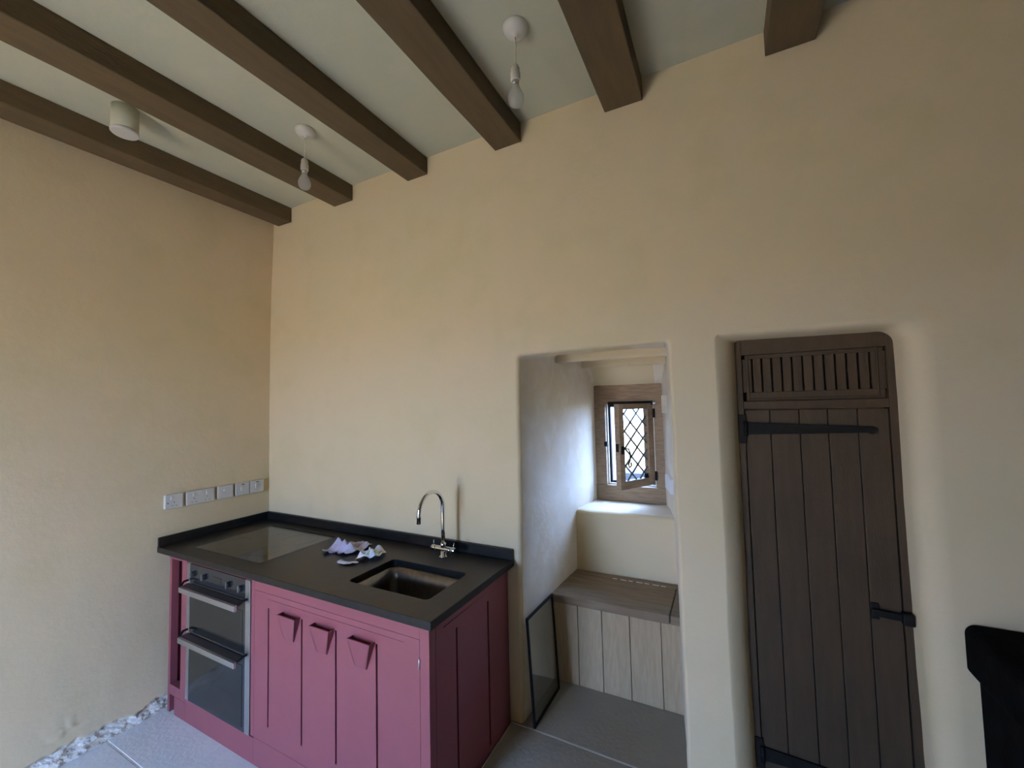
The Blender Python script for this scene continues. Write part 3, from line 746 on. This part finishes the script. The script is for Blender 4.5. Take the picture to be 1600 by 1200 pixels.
# ------------------------------------------------------------------ glass panel leaning in the alcove
gp = empty('framed_glass_panel', (2.03, .155, .125), 'thin black framed glass panel leaning against left side of the window alcove', 'glass panel')
B0, B1 = Vector((2.034, -.004, .1265)), Vector((2.040, .312, .1265))
T0, T1 = Vector((2.0060, -.004, .628)), Vector((2.0125, .312, .622))
nrm = (B1-B0).cross(T0-B0).normalized()
if nrm.x < 0: nrm = -nrm
def bar(a, b, c, d):    # a-b outer edge, c-d inner edge
    lo = [p for p in (a, b, d, c)]; return MB().hexa([p-nrm*.005 for p in lo], [p+nrm*.005 for p in lo])
ex = (B1-B0).normalized()*.011; ez = (T0-B0).normalized()*.011
I = [B0+ex+ez, B1-ex+ez, T1-ex-ez, T0+ex-ez]
for a, b, c, d in ((B0, B1, I[0], I[1]), (B1, T1, I[1], I[2]), (T1, T0, I[2], I[3]), (T0, B0, I[3], I[0])):
    bar(a, b, c, d).build('frame_bar', M['iron'], gp)
MB().hexa([p-nrm*.002 for p in I], [p+nrm*.002 for p in I]).build('glass', M['panelglass'], gp)

# ------------------------------------------------------------------ plank door
DY = .100
dd = empty('door_1', (3.2, DY, .125), kind='structure')
def db(name, m, *a, bev=.002, par=None): return box(name, M[m], par or dd, *a, bev)
db('frame_post', 'door', 2.940, 2.972, DY, DY+.06, .126, 1.93)
db('frame_post', 'door', 3.430, 3.475, DY, DY+.06, .126, 1.93)
db('frame_head', 'door', 2.972, 3.430, DY, DY+.06, 1.842, 1.93)
db('transom', 'door', 2.972, 3.430, DY, DY+.06, 1.620, 1.652)
lf = db('leaf_back', 'doordark', 2.975, 3.427, DY+.034, DY+.05, .140, 1.615, bev=0)
jx = [2.9745, 3.062, 3.159, 3.249, 3.338, 3.4275]
for a, b in zip(jx, jx[1:]):
    db('plank', 'door', a+.0010, b-.0010, DY+.004, DY+.033, .140, 1.6165, par=lf, bev=.003)
vp = db('vent_panel', 'doordark', 2.972, 3.430, DY+.045, DY+.055, 1.652, 1.842, bev=0)
db('panel_rail', 'door', 2.985, 3.425, DY+.012, DY+.044, 1.653, 1.6885, par=vp); db('panel_rail', 'door', 2.985, 3.425, DY+.012, DY+.044, 1.826, 1.8415, par=vp)
sl = [3.006+.0342*k for k in range(12)]
prev = 2.973
for k in range(13):
    x1 = sl[k] if k < 12 else 3.4295
    db('slat', 'door', prev, x1, DY+.012, DY+.044, 1.6888, 1.8257, par=vp, bev=.001)
    prev = (sl[k] if k < 12 else 0)+.0068
MB().add([], []).v
mo = MB()
for a in ((2.986, 2.996, 1.654, 1.842), (3.402, 3.408, 1.654, 1.842)): mo.box(a[0], a[1], DY+.006, DY+.012, a[2], a[3])
mo.box(2.996, 3.402, DY+.006, DY+.012, 1.656, 1.664)
mo.build('panel_moulding', M['door'], vp, .002)
def strap(z):
    h = empty('strap_hinge', parent=dd); h.location = (0, 0, 0)
    y = DY
    MB().box(2.948, 2.978, y-.006, y, z-.058, z+.058).build('hinge_plate', M['iron'], h, .002)
    prof = [(2.972, z-.020), (2.985, z-.024), (3.362, z-.013), (3.376, z-.018), (3.390, z-.010), (3.392, z+.002), (3.378, z+.010), (3.362, z+.010), (2.985, z+.026), (2.972, z+.022)]
    MB().prism(prof, 'y', y-.0065, y+.0045).build('strap', M['iron'], h, .0015)
    MB().lathe([(.008, z-.03), (.008, z+.03)], (2.9745, y-.008, 0), 12).build('knuckle', M['iron'], h)
strap(1.541); strap(.272)
la = empty('latch', parent=dd)
MB().hexa([(3.336, DY-.016, .878), (3.440, DY-.016, .872), (3.440, DY-.004, .872), (3.336, DY-.004, .878)], [(3.336, DY-.016, .903), (3.440, DY-.016, .896), (3.440, DY-.004, .896), (3.336, DY-.004, .903)]).build('latch_bar', M['iron'], la, .005)
MB().box(3.338, 3.362, DY-.004, DY+.0045, .862, .920).build('latch_plate', M['iron'], la, .004)
MB().box(3.418, 3.4500, DY-.030, DY-.0005, .866, .906).build('keeper', M['iron'], la, .004)

# ------------------------------------------------------------------ black fireplace block at the right
fp = empty('fireplace', (4.0, -.25, .125), 'black fireplace block with rounded top corner and chamfered overhang right of the plank door', 'fireplace')
ar = [(3.541+.030+.030*math.cos(PI-PI/2*k/6), .940-.030+.030*math.sin(PI-PI/2*k/6)) for k in range(7)]
MB().prism([(3.567, .770), (3.541, .800)]+ar+[(4.60, .940), (4.60, .770)], 'y', -.52, -.004).build('mantel', M['soot'], fp, .006)
MB().box(3.567, 3.85, -.50, -.004, .126, .7695).build('jamb', M['soot'], fp, .006)
MB().box(4.32, 4.60, -.50, -.004, .126, .7695).build('jamb', M['soot'], fp, .006)
MB().box(3.85, 4.32, -.06, -.004, .126, .7695).build('hearth_back', M['soot'], fp)
